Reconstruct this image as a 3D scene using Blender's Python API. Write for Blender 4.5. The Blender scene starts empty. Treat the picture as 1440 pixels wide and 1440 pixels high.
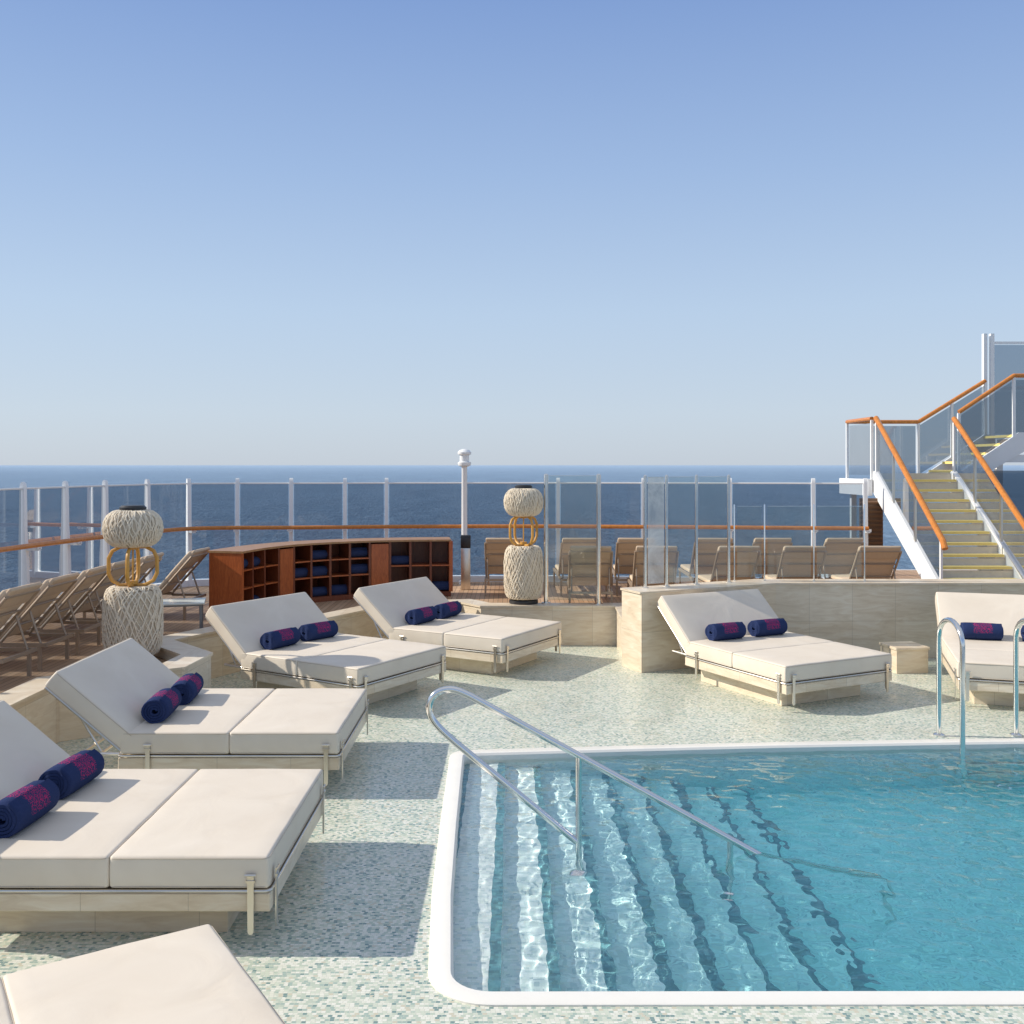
import bpy, bmesh, math, random
import numpy as np
from mathutils import Vector, Matrix, noise
from mathutils.geometry import tessellate_polygon
random.seed(7)
scene = bpy.context.scene
C = scene.collection
R = math.radians
H = 2.6

# ------------------------------------------------------------ mesh helper
class MB:
    def __init__(s): s.bm = bmesh.new()
    def box(s, c, sz, rot=None, bev=0.0, seg=2):
        r = bmesh.ops.create_cube(s.bm, size=1.0)
        vs = r['verts']
        M = Matrix.Translation(Vector(c)) @ (rot.to_4x4() if rot else Matrix.Identity(4)) @ Matrix.Diagonal((sz[0], sz[1], sz[2], 1))
        bmesh.ops.transform(s.bm, matrix=M, verts=vs)
        if bev > 0:
            es = list({e for v in vs for e in v.link_edges})
            bmesh.ops.bevel(s.bm, geom=es, offset=bev, segments=seg, affect='EDGES', profile=0.5)
        return s
    def tube(s, pts, r, seg=8, closed=False, flat=1.0):
        pts = [Vector(p) for p in pts]; n = len(pts); rings = []
        up = None
        for i in range(n):
            if closed: t = (pts[(i+1) % n]-pts[i-1])
            else: t = pts[min(i+1, n-1)]-pts[max(i-1, 0)]
            t.normalize()
            if up is None:
                up = Vector((0, 0, 1)) if abs(t.z) < .9 else Vector((1, 0, 0))
            a = t.cross(up)
            if a.length < 1e-4: a = t.orthogonal()
            a.normalize(); b = a.cross(t).normalized(); up = b
            rr = r[i] if isinstance(r, (list, tuple)) else r
            rings.append([s.bm.verts.new(pts[i]+a*math.cos(2*math.pi*k/seg)*rr+b*math.sin(2*math.pi*k/seg)*rr*flat) for k in range(seg)])
        m = n if closed else n-1
        for i in range(m):
            A = rings[i]; B = rings[(i+1) % n]
            for k in range(seg):
                s.bm.faces.new((A[k], A[(k+1) % seg], B[(k+1) % seg], B[k]))
        if not closed:
            s.bm.faces.new(rings[0][::-1]); s.bm.faces.new(rings[-1])
        return s
    def prism(s, poly, z0, z1, M=None):
        a = [Vector((p[0], p[1], z0)) for p in poly]; b = [Vector((p[0], p[1], z1)) for p in poly]
        if M: a = [M @ v for v in a]; b = [M @ v for v in b]
        va = [s.bm.verts.new(v) for v in a]; vb = [s.bm.verts.new(v) for v in b]; n = len(poly)
        tris = tessellate_polygon([[Vector((p[0], p[1], 0)) for p in poly]])
        for t in tris:
            s.bm.faces.new([va[i] for i in t]); s.bm.faces.new([vb[i] for i in t])
        for i in range(n):
            j = (i+1) % n
            s.bm.faces.new((va[i], va[j], vb[j], vb[i]))
        return s
    def prismx(s, polyyz, x0, x1):      # polygon in the YZ plane, extruded along X
        M = Matrix(((0, 0, 1, 0), (1, 0, 0, 0), (0, 1, 0, 0), (0, 0, 0, 1)))
        return s.prism(polyyz, x0, x1, M)
    def prismy(s, polyxz, y0, y1):
        M = Matrix(((1, 0, 0, 0), (0, 0, 1, 0), (0, 1, 0, 0), (0, 0, 0, 1)))
        return s.prism(polyxz, y0, y1, M)
    def quad(s, *p):
        s.bm.faces.new([s.bm.verts.new(Vector(q)) for q in p]); return s
    def lathe(s, prof, seg=32, c=(0, 0, 0)):
        rings = []
        for r, z in prof:
            rings.append([s.bm.verts.new((c[0]+max(r, 1e-4)*math.cos(2*math.pi*k/seg), c[1]+max(r, 1e-4)*math.sin(2*math.pi*k/seg), c[2]+z)) for k in range(seg)])
        for A, B in zip(rings, rings[1:]):
            for k in range(seg):
                s.bm.faces.new((A[k], A[(k+1) % seg], B[(k+1) % seg], B[k]))
        s.bm.faces.new(rings[0][::-1]); s.bm.faces.new(rings[-1])
        return s
    def cushion(s, sz, r, puff=0.012, M=None, n=9, wr=0.0015, seed=0):
        h = [v/2 for v in sz]
        def ticks(hh):
            inner = hh-r
            t = [-hh, -hh+r*.25, -hh+r*.6]
            t += [-inner+2*inner*i/n for i in range(n+1)]
            t += [hh-r*.6, hh-r*.25, hh]
            return t
        T = [ticks(v) for v in h]
        cache = {}
        def V(i, j, k):
            key = (i, j, k)
            if key not in cache:
                p = Vector((T[0][i], T[1][j], T[2][k]))
                q = Vector([max(-(h[a]-r), min(h[a]-r, p[a])) for a in range(3)])
                d = p-q
                if d.length > 1e-9: p = q+d.normalized()*r
                ex = 1-(p.x/h[0])**2; ey = 1-(p.y/h[1])**2
                sg = 1 if p.z > 0 else 0.3
                p.z += sg*puff*(max(ex, 0)**.5)*(max(ey, 0)**.5)*(1 if p.z > -h[2]*.5 else 0)
                nz = noise.noise_vector(Vector((p.x*5+seed, p.y*5, p.z*5)))
                p += nz*wr*2
                ez = 1-(p.z/h[2])**2
                p.x *= 1+.006*max(ez, 0); p.y *= 1+.006*max(ez, 0)
                if M: p = M @ p
                cache[key] = s.bm.verts.new(p)
            return cache[key]
        L = [len(t)-1 for t in T]
        for k in (0, L[2]):
            for i in range(L[0]):
                for j in range(L[1]): s.bm.faces.new((V(i, j, k), V(i+1, j, k), V(i+1, j+1, k), V(i, j+1, k)))
        for j in (0, L[1]):
            for i in range(L[0]):
                for k in range(L[2]): s.bm.faces.new((V(i, j, k), V(i+1, j, k), V(i+1, j, k+1), V(i, j, k+1)))
        for i in (0, L[0]):
            for j in range(L[1]):
                for k in range(L[2]): s.bm.faces.new((V(i, j, k), V(i, j+1, k), V(i, j+1, k+1), V(i, j, k+1)))
        return s
    def build(s, name, mat, parent=None, smooth=True, angle=35):
        bmesh.ops.recalc_face_normals(s.bm, faces=s.bm.faces)
        me = bpy.data.meshes.new(name); s.bm.to_mesh(me); s.bm.free()
        me.materials.append(mat)
        if smooth:
            me.shade_smooth(); me.set_sharp_from_angle(angle=R(angle))
        o = bpy.data.objects.new(name, me); C.objects.link(o)
        if parent: o.parent = parent
        return o

def tag(o, label=None, cat=None, group=None, kind=None):
    if label: o['label'] = label
    if cat: o['category'] = cat
    if group: o['group'] = group
    if kind: o['kind'] = kind
    return o
def empty(name, loc=(0, 0, 0), rz=0):
    o = bpy.data.objects.new(name, None); C.objects.link(o)
    o.location = loc; o.rotation_euler = (0, 0, rz); o.empty_display_size = .1
    return o
def copy_tree(o, parent=None):
    c = o.copy(); C.objects.link(c); c.parent = parent
    for ch in list(o.children): copy_tree(ch, c)
    return c
def offset_path(path, w):
    """mitred offset to the left of an open path"""
    out = []
    P = [Vector(p) for p in path]; n = len(P)
    for i in range(n):
        ns = []
        if i > 0: d = (P[i]-P[i-1]).normalized(); ns.append(Vector((-d.y, d.x)))
        if i < n-1: d = (P[i+1]-P[i]).normalized(); ns.append(Vector((-d.y, d.x)))
        m = sum(ns, Vector((0, 0)))
        m.normalize(); k = 1/max(.45, m.dot(ns[0]))
        q = P[i]+m*w*k; out.append((q.x, q.y))
    return out
def smooth_path(pts, n=6, closed=False):
    P = [Vector(p) for p in pts]; out = []
    for i in range(len(P)-1):
        p0 = P[max(i-1, 0)]; p1 = P[i]; p2 = P[i+1]; p3 = P[min(i+2, len(P)-1)]
        for k in range(n):
            t = k/n
            out.append(.5*((2*p1)+(p2-p0)*t+(2*p0-5*p1+4*p2-p3)*t*t+(3*p1-p0-3*p2+p3)*t**3))
    out.append(P[-1]); return out

# ------------------------------------------------------------ materials
class NT:
    def __init__(s, name):
        s.m = bpy.data.materials.new(name); s.m.use_nodes = True
        s.t = s.m.node_tree; s.t.nodes.clear()
        s.out = s.t.nodes.new('ShaderNodeOutputMaterial')
    def n(s, typ, ins=None, **kw):
        nd = s.t.nodes.new(typ)
        for k, v in kw.items(): setattr(nd, k, v)
        if ins:
            for k, v in ins.items():
                sock = nd.inputs[k]
                if hasattr(v, 'bl_idname') and hasattr(v, 'links') : s.t.links.new(v, sock)
                else: sock.default_value = v
        return nd
    def math(s, op, a, b=None, c=None):
        nd = s.t.nodes.new('ShaderNodeMath'); nd.operation = op
        for i, v in enumerate((a, b, c)):
            if v is None: continue
            if isinstance(v, (int, float)): nd.inputs[i].default_value = v
            else: s.t.links.new(v, nd.inputs[i])
        return nd.outputs[0]
    def mix(s, f, a, b, typ='RGBA', blend='MIX'):
        nd = s.t.nodes.new('ShaderNodeMix'); nd.data_type = typ
        if typ == 'RGBA': nd.blend_type = blend; ia, ib, o = 6, 7, 2
        else: ia, ib, o = 2, 3, 0
        for i, v in ((0, f), (ia, a), (ib, b)):
            if isinstance(v, (int, float, tuple)): nd.inputs[i].default_value = v
            else: s.t.links.new(v, nd.inputs[i])
        return nd.outputs[o]
    def ramp(s, fac, stops, interp='LINEAR'):
        nd = s.t.nodes.new('ShaderNodeValToRGB'); cr = nd.color_ramp; cr.interpolation = interp
        while len(cr.elements) < len(stops): cr.elements.new(.5)
        for e, (p, c) in zip(cr.elements, stops):
            e.position = p; e.color = (c[0], c[1], c[2], 1) if not isinstance(c, (int, float)) else (c, c, c, 1)
        s.t.links.new(fac, nd.inputs[0]); return nd.outputs[0]
    def noise(s, vec, scale, detail=3, rough=.5, dist=0):
        nd = s.n('ShaderNodeTexNoise', {'Scale': scale, 'Detail': detail, 'Roughness': rough, 'Distortion': dist})
        if vec is not None: s.t.links.new(vec, nd.inputs['Vector'])
        return nd.outputs['Fac']
    def bump(s, h, strength=.3, dist=.01):
        nd = s.n('ShaderNodeBump', {'Strength': strength, 'Distance': dist, 'Height': h}); return nd.outputs[0]
    def finish(s, color, rough=.5, metal=0, normal=None, spec=.5, **extra):
        p = s.n('ShaderNodeBsdfPrincipled', {'Metallic': metal})
        for nm, v in (('Base Color', color), ('Roughness', rough), ('Specular IOR Level', spec), ('Normal', normal)):
            if v is None: continue
            if isinstance(v, (int, float, tuple)): p.inputs[nm].default_value = v
            else: s.t.links.new(v, p.inputs[nm])
        for k, v in extra.items(): p.inputs[k.replace('_', ' ')].default_value = v
        s.t.links.new(p.outputs[0], s.out.inputs[0]); return s.m
    def pos(s): return s.n('ShaderNodeNewGeometry').outputs['Position']
    def obj(s): return s.n('ShaderNodeTexCoord').outputs['Object']
    def surfuv(s):
        """metres along and up the face: works on walls at any angle and on flat tops"""
        g = s.n('ShaderNodeNewGeometry'); P = g.outputs['Position']; N = g.outputs['True Normal']
        cr = s.n('ShaderNodeVectorMath', operation='CROSS_PRODUCT'); s.t.links.new(N, cr.inputs[0]); cr.inputs[1].default_value = (0, 0, 1)
        nm = s.n('ShaderNodeVectorMath', operation='NORMALIZE'); s.t.links.new(cr.outputs[0], nm.inputs[0])
        dt = s.n('ShaderNodeVectorMath', operation='DOT_PRODUCT'); s.t.links.new(nm.outputs[0], dt.inputs[0]); s.t.links.new(P, dt.inputs[1])
        sp = s.n('ShaderNodeSeparateXYZ', {'Vector': P}); sn = s.n('ShaderNodeSeparateXYZ', {'Vector': N})
        fl = s.math('GREATER_THAN', s.math('ABSOLUTE', sn.outputs[2]), .6)
        u = s.mix(fl, dt.outputs['Value'], sp.outputs[0], 'FLOAT'); v = s.mix(fl, sp.outputs[2], sp.outputs[1], 'FLOAT')
        cb = s.n('ShaderNodeCombineXYZ', {'X': u, 'Y': v})
        return cb.outputs[0], sp

def simple(name, col, rough=.5, metal=0, var=.06, bump=0.0, scale=8, spec=.5, **ex):
    t = NT(name); o = t.obj(); f = t.noise(o, scale, 4, .6)
    a = tuple(c*(1-var) for c in col[:3])+(1,); b = tuple(min(1, c*(1+var)) for c in col[:3])+(1,)
    c = t.mix(f, a, b)
    r = t.math('ADD', t.math('MULTIPLY', t.noise(o, scale*2.3, 3), .16), max(rough-.08, .02))
    n = t.bump(t.noise(o, scale*12, 3), bump, .004) if bump else None
    return t.finish(c, r, metal, n, spec, **ex)

M = {}
t = NT('cream_vinyl'); o = t.obj()
n1 = t.noise(o, 2.6, 4, .5, .8); n2 = t.noise(o, 260, 2); n3 = t.noise(o, 1.1, 3, .6)
c = t.mix(t.ramp(n1, [(.3, 0), (.75, 1)]), (.70, .61, .495, 1), (.76, .675, .56, 1))
c = t.mix(t.ramp(n3, [(.5, 0), (.8, .35)]), c, (.64, .56, .45, 1))
hh = t.math('ADD', t.math('MULTIPLY', n1, 1.0), t.math('MULTIPLY', n2, .03))
M['cream'] = t.finish(c, .55, 0, t.bump(hh, .32, .02), .3)
M['piping'] = simple('cream_piping', (.54, .46, .36), .5)
M['steel'] = simple('brushed_steel', (.70, .65, .58), .32, 1.0, .1, 0, 5)
M['chrome'] = simple('polished_chrome', (.82, .80, .76), .13, 1.0, .05, 0, 4)
M['white'] = simple('white_paint', (.82, .82, .81), .38, 0, .05, .05, 3)
M['black'] = simple('black_plastic', (.02, .02, .022), .4)
M['bamboo'] = simple('bamboo_cane', (.60, .31, .06), .35, 0, .25, .15, 14)
M['rope'] = simple('woven_rope', (.76, .66, .51), .85, 0, .22, .5, 30)
M['rope_in'] = simple('woven_rope_core', (.58, .48, .35), .9, 0, .35, .8, 45)
M['taupe'] = simple('taupe_fabric', (.52, .39, .27), .8, 0, .1, .3, 20)
M['taupe_light'] = simple('pale_taupe_fabric', (.62, .48, .34), .8, 0, .1, .3, 20)
M['frame_bronze'] = simple('bronze_frame', (.38, .29, .21), .4, .3, .1)
M['grey'] = simple('grey_metal', (.22, .23, .24), .4, .3)
M['yellow'] = simple('yellow_tread_paint', (.84, .66, .22), .6, 0, .15, .2, 10)
M['riser'] = simple('grey_beige_riser', (.62, .56, .46), .6, 0, .15, .2, 10)
M['tabletop'] = simple('pale_table_top', (.66, .70, .66), .15)
M['louvre'] = simple('brown_louvre', (.20, .11, .06), .5)

# varnished wood
def wood(name, a, b, rough=.3, sc=(1, 1, 8)):
    t = NT(name); mp = t.n('ShaderNodeMapping', {'Vector': t.obj(), 'Scale': sc})
    f = t.noise(mp.outputs[0], 6, 6, .65, 1.2)
    c = t.ramp(f, [(.3, a), (.7, b)])
    return t.finish(c, rough, 0, t.bump(f, .08, .01), .5)
M['mahogany'] = wood('mahogany_panel', (.30, .065, .016), (.52, .135, .035), .32, (6, 6, 1))
M['mahogany_dark'] = wood('mahogany_shelf', (.12, .028, .010), (.22, .055, .02), .4, (6, 6, 1))
M['oak_top'] = wood('brown_cabinet_top', (.30, .15, .06), (.44, .24, .11), .35, (2, 2, 1))
M['handrail'] = wood('varnished_handrail', (.45, .15, .025), (.66, .25, .05), .25, (2, 2, 2))

# travertine slab cladding
t = NT('travertine_tile'); uv, sp = t.surfuv()
br = t.n('ShaderNodeTexBrick', {'Vector': uv, 'Scale': 1.0, 'Mortar Size': .0018, 'Mortar Smooth': .1, 'Brick Width': .58, 'Row Height': .5, 'Bias': 0.0,
        'Color1': (0, 0, 0, 1), 'Color2': (1, 1, 1, 1), 'Mortar': (.5, .5, .5, 1)})
br.offset = 0.0
mp = t.n('ShaderNodeMapping', {'Vector': t.pos(), 'Scale': (1.5, 1.5, 8)})
f = t.noise(mp.outputs[0], 1.6, 7, .6, 1.5)
c = t.ramp(f, [(.25, (.54, .41, .27)), (.5, (.71, .59, .43)), (.75, (.82, .74, .60))])
c = t.mix(.30, c, t.mix(br.outputs['Color'], (.60, .48, .34, 1), (.82, .75, .62, 1)))
c = t.mix(br.outputs['Fac'], c, (.46, .38, .28, 1))
M['travertine'] = t.finish(c, .32, 0, t.bump(t.math('SUBTRACT', 1.0, br.outputs['Fac']), .3, .003), .4)

# glass mosaic
RUN = .315
def mosaic(name, pool, nosing=False):
    t = NT(name); uv, sp = t.surfuv()
    S = .0175 if not pool else .022
    sc = t.n('ShaderNodeVectorMath', operation='SCALE'); t.t.links.new(uv, sc.inputs[0]); sc.inputs['Scale'].default_value = 1/S
    s2 = t.n('ShaderNodeSeparateXYZ', {'Vector': sc.outputs[0]})
    row = t.math('FLOOR', s2.outputs[1])
    wn0 = t.n('ShaderNodeTexWhiteNoise', noise_dimensions='1D'); t.t.links.new(row, wn0.inputs['W'])
    xs = t.math('ADD', t.math('MULTIPLY', s2.outputs[0], .78), wn0.outputs['Value'])
    cx = t.math('FLOOR', xs); fx = t.math('FRACT', xs); fy = t.math('FRACT', s2.outputs[1])
    cell = t.n('ShaderNodeCombineXYZ', {'X': cx, 'Y': row})
    wn = t.n('ShaderNodeTexWhiteNoise', noise_dimensions='2D'); t.t.links.new(cell.outputs[0], wn.inputs['Vector'])
    big = t.noise(t.pos(), .9, 3); mid = t.noise(t.pos(), 9, 2)
    val = t.math('ADD', wn.outputs['Value'], t.math('MULTIPLY', t.math('SUBTRACT', t.math('ADD', big, mid), 1.0), .2))
    col = t.ramp(val, [(0, (.70, .70, .585)), (.22, (.58, .625, .50)), (.42, (.76, .75, .65)), (.56, (.47, .54, .43)), (.73, (.34, .44, .375)), (.86, (.17, .27, .25)), (.94, (.57, .53, .40))], 'CONSTANT')
    ex = t.math('LESS_THAN', t.math('MINIMUM', fx, t.math('SUBTRACT', 1, fx)), .05)
    ey = t.math('LESS_THAN', t.math('MINIMUM', fy, t.math('SUBTRACT', 1, fy)), .06)
    g = t.math('MAXIMUM', ex, ey)
    col = t.mix(g, col, (.55, .55, .47, 1))
    if pool:
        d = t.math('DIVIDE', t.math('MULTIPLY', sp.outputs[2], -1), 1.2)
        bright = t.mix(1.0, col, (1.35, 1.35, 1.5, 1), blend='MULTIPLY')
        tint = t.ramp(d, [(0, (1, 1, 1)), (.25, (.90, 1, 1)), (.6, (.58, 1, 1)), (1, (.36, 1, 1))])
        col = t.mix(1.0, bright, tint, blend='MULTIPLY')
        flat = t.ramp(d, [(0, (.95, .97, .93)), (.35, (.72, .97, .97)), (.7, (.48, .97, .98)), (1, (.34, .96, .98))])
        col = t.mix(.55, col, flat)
        if nosing:      # dark band along each tread edge, painting in step shadow besides nosing tiles
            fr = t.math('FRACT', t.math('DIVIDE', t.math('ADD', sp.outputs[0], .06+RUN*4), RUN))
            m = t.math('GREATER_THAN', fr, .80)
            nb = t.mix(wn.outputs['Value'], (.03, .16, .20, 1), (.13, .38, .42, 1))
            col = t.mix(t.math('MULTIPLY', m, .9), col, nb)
        return t.finish(col, .4, 0, None, .3)
    wet = t.ramp(t.noise(t.pos(), 1.3, 4, .6), [(.42, .36), (.6, .14)])
    rg = t.math('ADD', t.math('MULTIPLY', wn.outputs['Value'], .08), wet)
    h = t.math('ADD', t.math('MULTIPLY', g, -1), t.math('MULTIPLY', wn.outputs['Value'], .5))
    return t.finish(col, rg, 0, t.bump(h, .25, .002), .45)
M['mosaic'] = mosaic('deck_mosaic', False)
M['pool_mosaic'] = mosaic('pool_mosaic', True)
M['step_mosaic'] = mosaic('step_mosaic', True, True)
M['coping'] = simple('white_coping', (.82, .79, .72), .35, 0, .05, .1, 6)

# teak planks
t = NT('teak_planks'); P = t.pos(); s = t.n('ShaderNodeSeparateXYZ', {'Vector': P})
xs = t.math('DIVIDE', s.outputs[0], .075); fl = t.math('FLOOR', xs); fr = t.math('FRACT', xs)
wn = t.n('ShaderNodeTexWhiteNoise', noise_dimensions='1D'); t.t.links.new(fl, wn.inputs['W'])
mp = t.n('ShaderNodeMapping', {'Vector': P, 'Scale': (20, 1.2, 1)})
gr = t.noise(mp.outputs[0], 2.5, 6, .65)
c = t.mix(t.math('ADD', t.math('MULTIPLY', wn.outputs['Value'], .5), t.math('MULTIPLY', gr, .5)), (.34, .20, .11, 1), (.60, .41, .26, 1))
c = t.mix(t.math('LESS_THAN', fr, .07), c, (.05, .04, .03, 1))
M['teak'] = t.finish(c, .6, 0, None, .3)

# navy towel with magenta coral motif
t = NT('navy_towel'); o = t.obj(); s = t.n('ShaderNodeSeparateXYZ', {'Vector': o})
nz = t.noise(o, 26, 5, .7, 2.5)
v = t.n('ShaderNodeTexVoronoi', {'Vector': o, 'Scale': 55.0}, feature='DISTANCE_TO_EDGE')
rad = t.math('POWER', t.math('DIVIDE', s.outputs[1], .12), 2.0)
inside = t.math('LESS_THAN', t.math('ADD', rad, t.math('MULTIPLY', nz, 1.6)), 1.5)
topm = t.math('GREATER_THAN', t.math('ADD', s.outputs[2], t.math('MULTIPLY', nz, .05)), .015)
branch = t.math('LESS_THAN', t.math('ADD', v.outputs['Distance'], t.math('MULTIPLY', t.math('SUBTRACT', nz, .5), .5)), .06)
mk = t.math('MULTIPLY', t.math('MULTIPLY', inside, branch), topm)
c = t.mix(mk, t.mix(nz, (.016, .030, .09, 1), (.036, .054, .145, 1)), (.50, .03, .14, 1))
M['towel'] = t.finish(c, .95, 0, t.bump(t.noise(o, 220, 3), .9, .006), .1)
M['towel_plain'] = simple('plain_navy_towel', (.02, .035, .10), .95, 0, .3, .5, 20)

# glass
def glass(name, tint, refl=1.0, diff=0.0, dcol=(.5, .58, .66)):
    t = NT(name)
    tr = t.n('ShaderNodeBsdfTransparent', {'Color': tint+(1,)})
    gl = t.n('ShaderNodeBsdfGlossy', {'Color': (1, 1, 1, 1), 'Roughness': .02})
    fr = t.n('ShaderNodeFresnel', {'IOR': 1.5})
    fac = t.math('MINIMUM', t.math('MULTIPLY', fr.outputs[0], refl), .6)
    mx = t.n('ShaderNodeMixShader'); t.t.links.new(fac, mx.inputs[0]); t.t.links.new(tr.outputs[0], mx.inputs[1]); t.t.links.new(gl.outputs[0], mx.inputs[2])
    last = mx
    if diff:
        df = t.n('ShaderNodeBsdfDiffuse', {'Color': dcol+(1,)})
        # salt streaks and smears make the film slightly uneven
        sm = t.noise(t.obj(), 1.6, 5, .7, 1.0)
        f = t.math('MULTIPLY', t.ramp(sm, [(.35, .6), (.7, 1.5)]), diff)
        m2 = t.n('ShaderNodeMixShader'); t.t.links.new(f, m2.inputs[0]); t.t.links.new(mx.outputs[0], m2.inputs[1]); t.t.links.new(df.outputs[0], m2.inputs[2]); last = m2
    t.t.links.new(last.outputs[0], t.out.inputs[0]); return t.m
M['screen_glass'] = glass('tinted_screen_glass', (.42, .47, .52), 1.0, .07)
M['clear_glass'] = glass('clear_partition_glass', (.80, .86, .84), 1.8, .07, (.8, .8, .75))
M['frost_glass'] = glass('frosted_glass', (.75, .78, .76), 1.3, .5, (.85, .84, .8))
M['stair_glass'] = glass('stair_glass', (.34, .40, .46), 2.0, .06)
M['dark_glass'] = glass('dark_glass', (.20, .24, .28), 2.0, .03)

# pool water
t = NT('pool_water')
g = t.n('ShaderNodeBsdfGlass', {'Color': (1, 1, 1, 1), 'Roughness': 0.0, 'IOR': 1.33})
t.t.links.new(g.outputs[0], t.out.inputs[0]); M['water'] = t.m

# sea
t = NT('sea_water'); P = t.pos(); s = t.n('ShaderNodeSeparateXYZ', {'Vector': P})
n1 = t.noise(P, .09, 8, .62, .3)
m2 = t.n('ShaderNodeMapping', {'Vector': P, 'Scale': (1, .22, 1)}); n2 = t.noise(m2.outputs[0], .016, 7, .7, .5)
mp = t.n('ShaderNodeMapping', {'Vector': P, 'Scale': (1, .35, 1)})
n3 = t.noise(mp.outputs[0], .45, 5, .6)
c = t.mix(t.ramp(n2, [(.35, 0), (.65, 1)]), (.050, .115, .20, 1), (.12, .215, .33, 1))
c = t.mix(t.ramp(n1, [(.45, 0), (.62, .8)]), c, (.16, .25, .36, 1))
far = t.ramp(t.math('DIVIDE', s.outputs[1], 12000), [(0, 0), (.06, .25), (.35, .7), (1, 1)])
c = t.mix(t.math('MULTIPLY', far, .85), c, (.34, .46, .60, 1))  # horizon haze painted into the sea colour, paler with distance
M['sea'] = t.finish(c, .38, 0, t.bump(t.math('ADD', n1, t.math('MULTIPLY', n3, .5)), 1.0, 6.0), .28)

# ------------------------------------------------------------ setting
# sea
b = MB()
b.quad((-60000, -3000, -20), (60000, -3000, -20), (60000, 90000, -20), (-60000, 90000, -20))
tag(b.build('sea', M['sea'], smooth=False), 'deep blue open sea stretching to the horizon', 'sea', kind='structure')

# pool outline
def arc(cx, cy, r, a0, a1, n=8): return [(cx+r*math.cos(R(a0+(a1-a0)*i/n)), cy+r*math.sin(R(a0+(a1-a0)*i/n))) for i in range(n+1)]
inner = [(7.2, 4.93)] + [(2.5, 4.915)] + arc(-.30+.20, 4.91+.20, .20, 270, 180) + [(-.355, 6.0), (-.39, 7.2)] + arc(-.425+.05, 8.92-.05, .05, 180, 90, 4) + [(1.0, 9.05), (2.4, 9.17), (4.0, 9.27), (7.2, 9.42)]
outer = [(7.32, 4.80)] + [(2.5, 4.785)] + arc(-.30+.20, 4.91+.20, .33, 270, 180) + [(-.485, 6.0), (-.52, 7.2)] + arc(-.425+.05, 8.92-.05, .18, 180, 90, 4) + [(1.0, 9.18), (2.4, 9.30), (4.0, 9.40), (7.32, 9.55)]
# deck sheet with the pool cut out of it
rect = [(-4.6, -2), (13, -2), (13, 14.8), (-4.6, 14.8)]
b = MB(); allp = rect+outer; vs = [b.bm.verts.new((p[0], p[1], 0)) for p in allp]
for tr in tessellate_polygon([[Vector((x, y, 0)) for x, y in rect], [Vector((x, y, 0)) for x, y in outer]]):
    b.bm.faces.new([vs[i] for i in tr])
o = b.build('pool_deck', M['mosaic'], smooth=False); tag(o, 'pale green mosaic tiled deck around the pool', 'deck', kind='structure')
# coping ring
b = MB(); n = len(inner)
lvl = [(outer, -.02), (outer, .008), ([((p[0]*.92+q[0]*.08), (p[1]*.92+q[1]*.08)) for p, q in zip(outer, inner)], .014), ([((p[0]*.12+q[0]*.88), (p[1]*.12+q[1]*.88)) for p, q in zip(outer, inner)], .012), (inner, -.006), (inner, -.14)]
rings = [[b.bm.verts.new((p[0], p[1], z)) for p in poly] for poly, z in lvl]
for A, B_ in zip(rings, rings[1:]):
    for i in range(n):
        j = (i+1) % n; b.bm.faces.new((A[i], A[j], B_[j], B_[i]))
tag(b.build('pool_coping', M['coping']), 'white rounded coping framing the swimming pool', 'pool edge', kind='structure')
# pool shell
FL = -1.18
b = MB(); A = [b.bm.verts.new((p[0], p[1], -.139)) for p in inner]; B_ = [b.bm.verts.new((p[0], p[1], FL)) for p in inner]
for i in range(n):
    j = (i+1) % n; b.bm.faces.new((A[i], A[j], B_[j], B_[i]))
for tr in tessellate_polygon([[Vector((x, y, 0)) for x, y in inner]]): b.bm.faces.new([B_[i] for i in tr])
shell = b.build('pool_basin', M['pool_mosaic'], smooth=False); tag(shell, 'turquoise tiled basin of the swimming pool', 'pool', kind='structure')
NS = 8; run = RUN; rise = .13; x0 = -.5
prof = [(x0, FL+.005), (x0, -.14)]
for k in range(NS):
    prof.append((-.06+run*k, -.14-rise*k)); prof.append((-.06+run*k+.004, -.14-rise*(k+1)))
prof = [p for p in prof if p[1] > FL+.005-1e-6]+[(prof[-1][0], FL+.005)]
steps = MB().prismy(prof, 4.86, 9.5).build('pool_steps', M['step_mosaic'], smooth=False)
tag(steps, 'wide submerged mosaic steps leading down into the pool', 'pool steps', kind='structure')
# water surface with real ripples
nx, ny = 700, 420
X = np.linspace(-.48, 7.3, nx); Y = np.linspace(4.86, 9.5, ny); XX, YY = np.meshgrid(X, Y)
rs = np.random.RandomState(4); Z = np.full_like(XX, -.045)
for i in range(40):
    lam = .070*(1.062**i) if i < 34 else rs.uniform(.5, .9); th = rs.uniform(0, 2*math.pi); k = 2*math.pi/lam
    sl = .0175 if lam < .2 else .0150 if lam < .45 else .010
    wx = XX+.06*np.sin(YY*2.1+i)+.02*np.sin(YY*7+2*i); wy = YY+.06*np.sin(XX*1.7+2*i)+.02*np.sin(XX*6+i)
    Z += sl/k*np.sin(k*(math.cos(th)*wx+math.sin(th)*wy)+rs.uniform(0, 6.28))
co = np.stack([XX, YY, Z], -1).reshape(-1, 3)
idx = np.arange(nx*ny).reshape(ny, nx)
F = np.stack([idx[:-1, :-1], idx[:-1, 1:], idx[1:, 1:], idx[1:, :-1]], -1).reshape(-1, 4)
me = bpy.data.meshes.new('pool_water'); me.from_pydata(co.tolist(), [], F.tolist()); me.materials.append(M['water']); me.shade_smooth()
water = bpy.data.objects.new('pool_water', me); C.objects.link(water); tag(water, 'rippling clear turquoise pool water', 'water', kind='structure')

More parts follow.
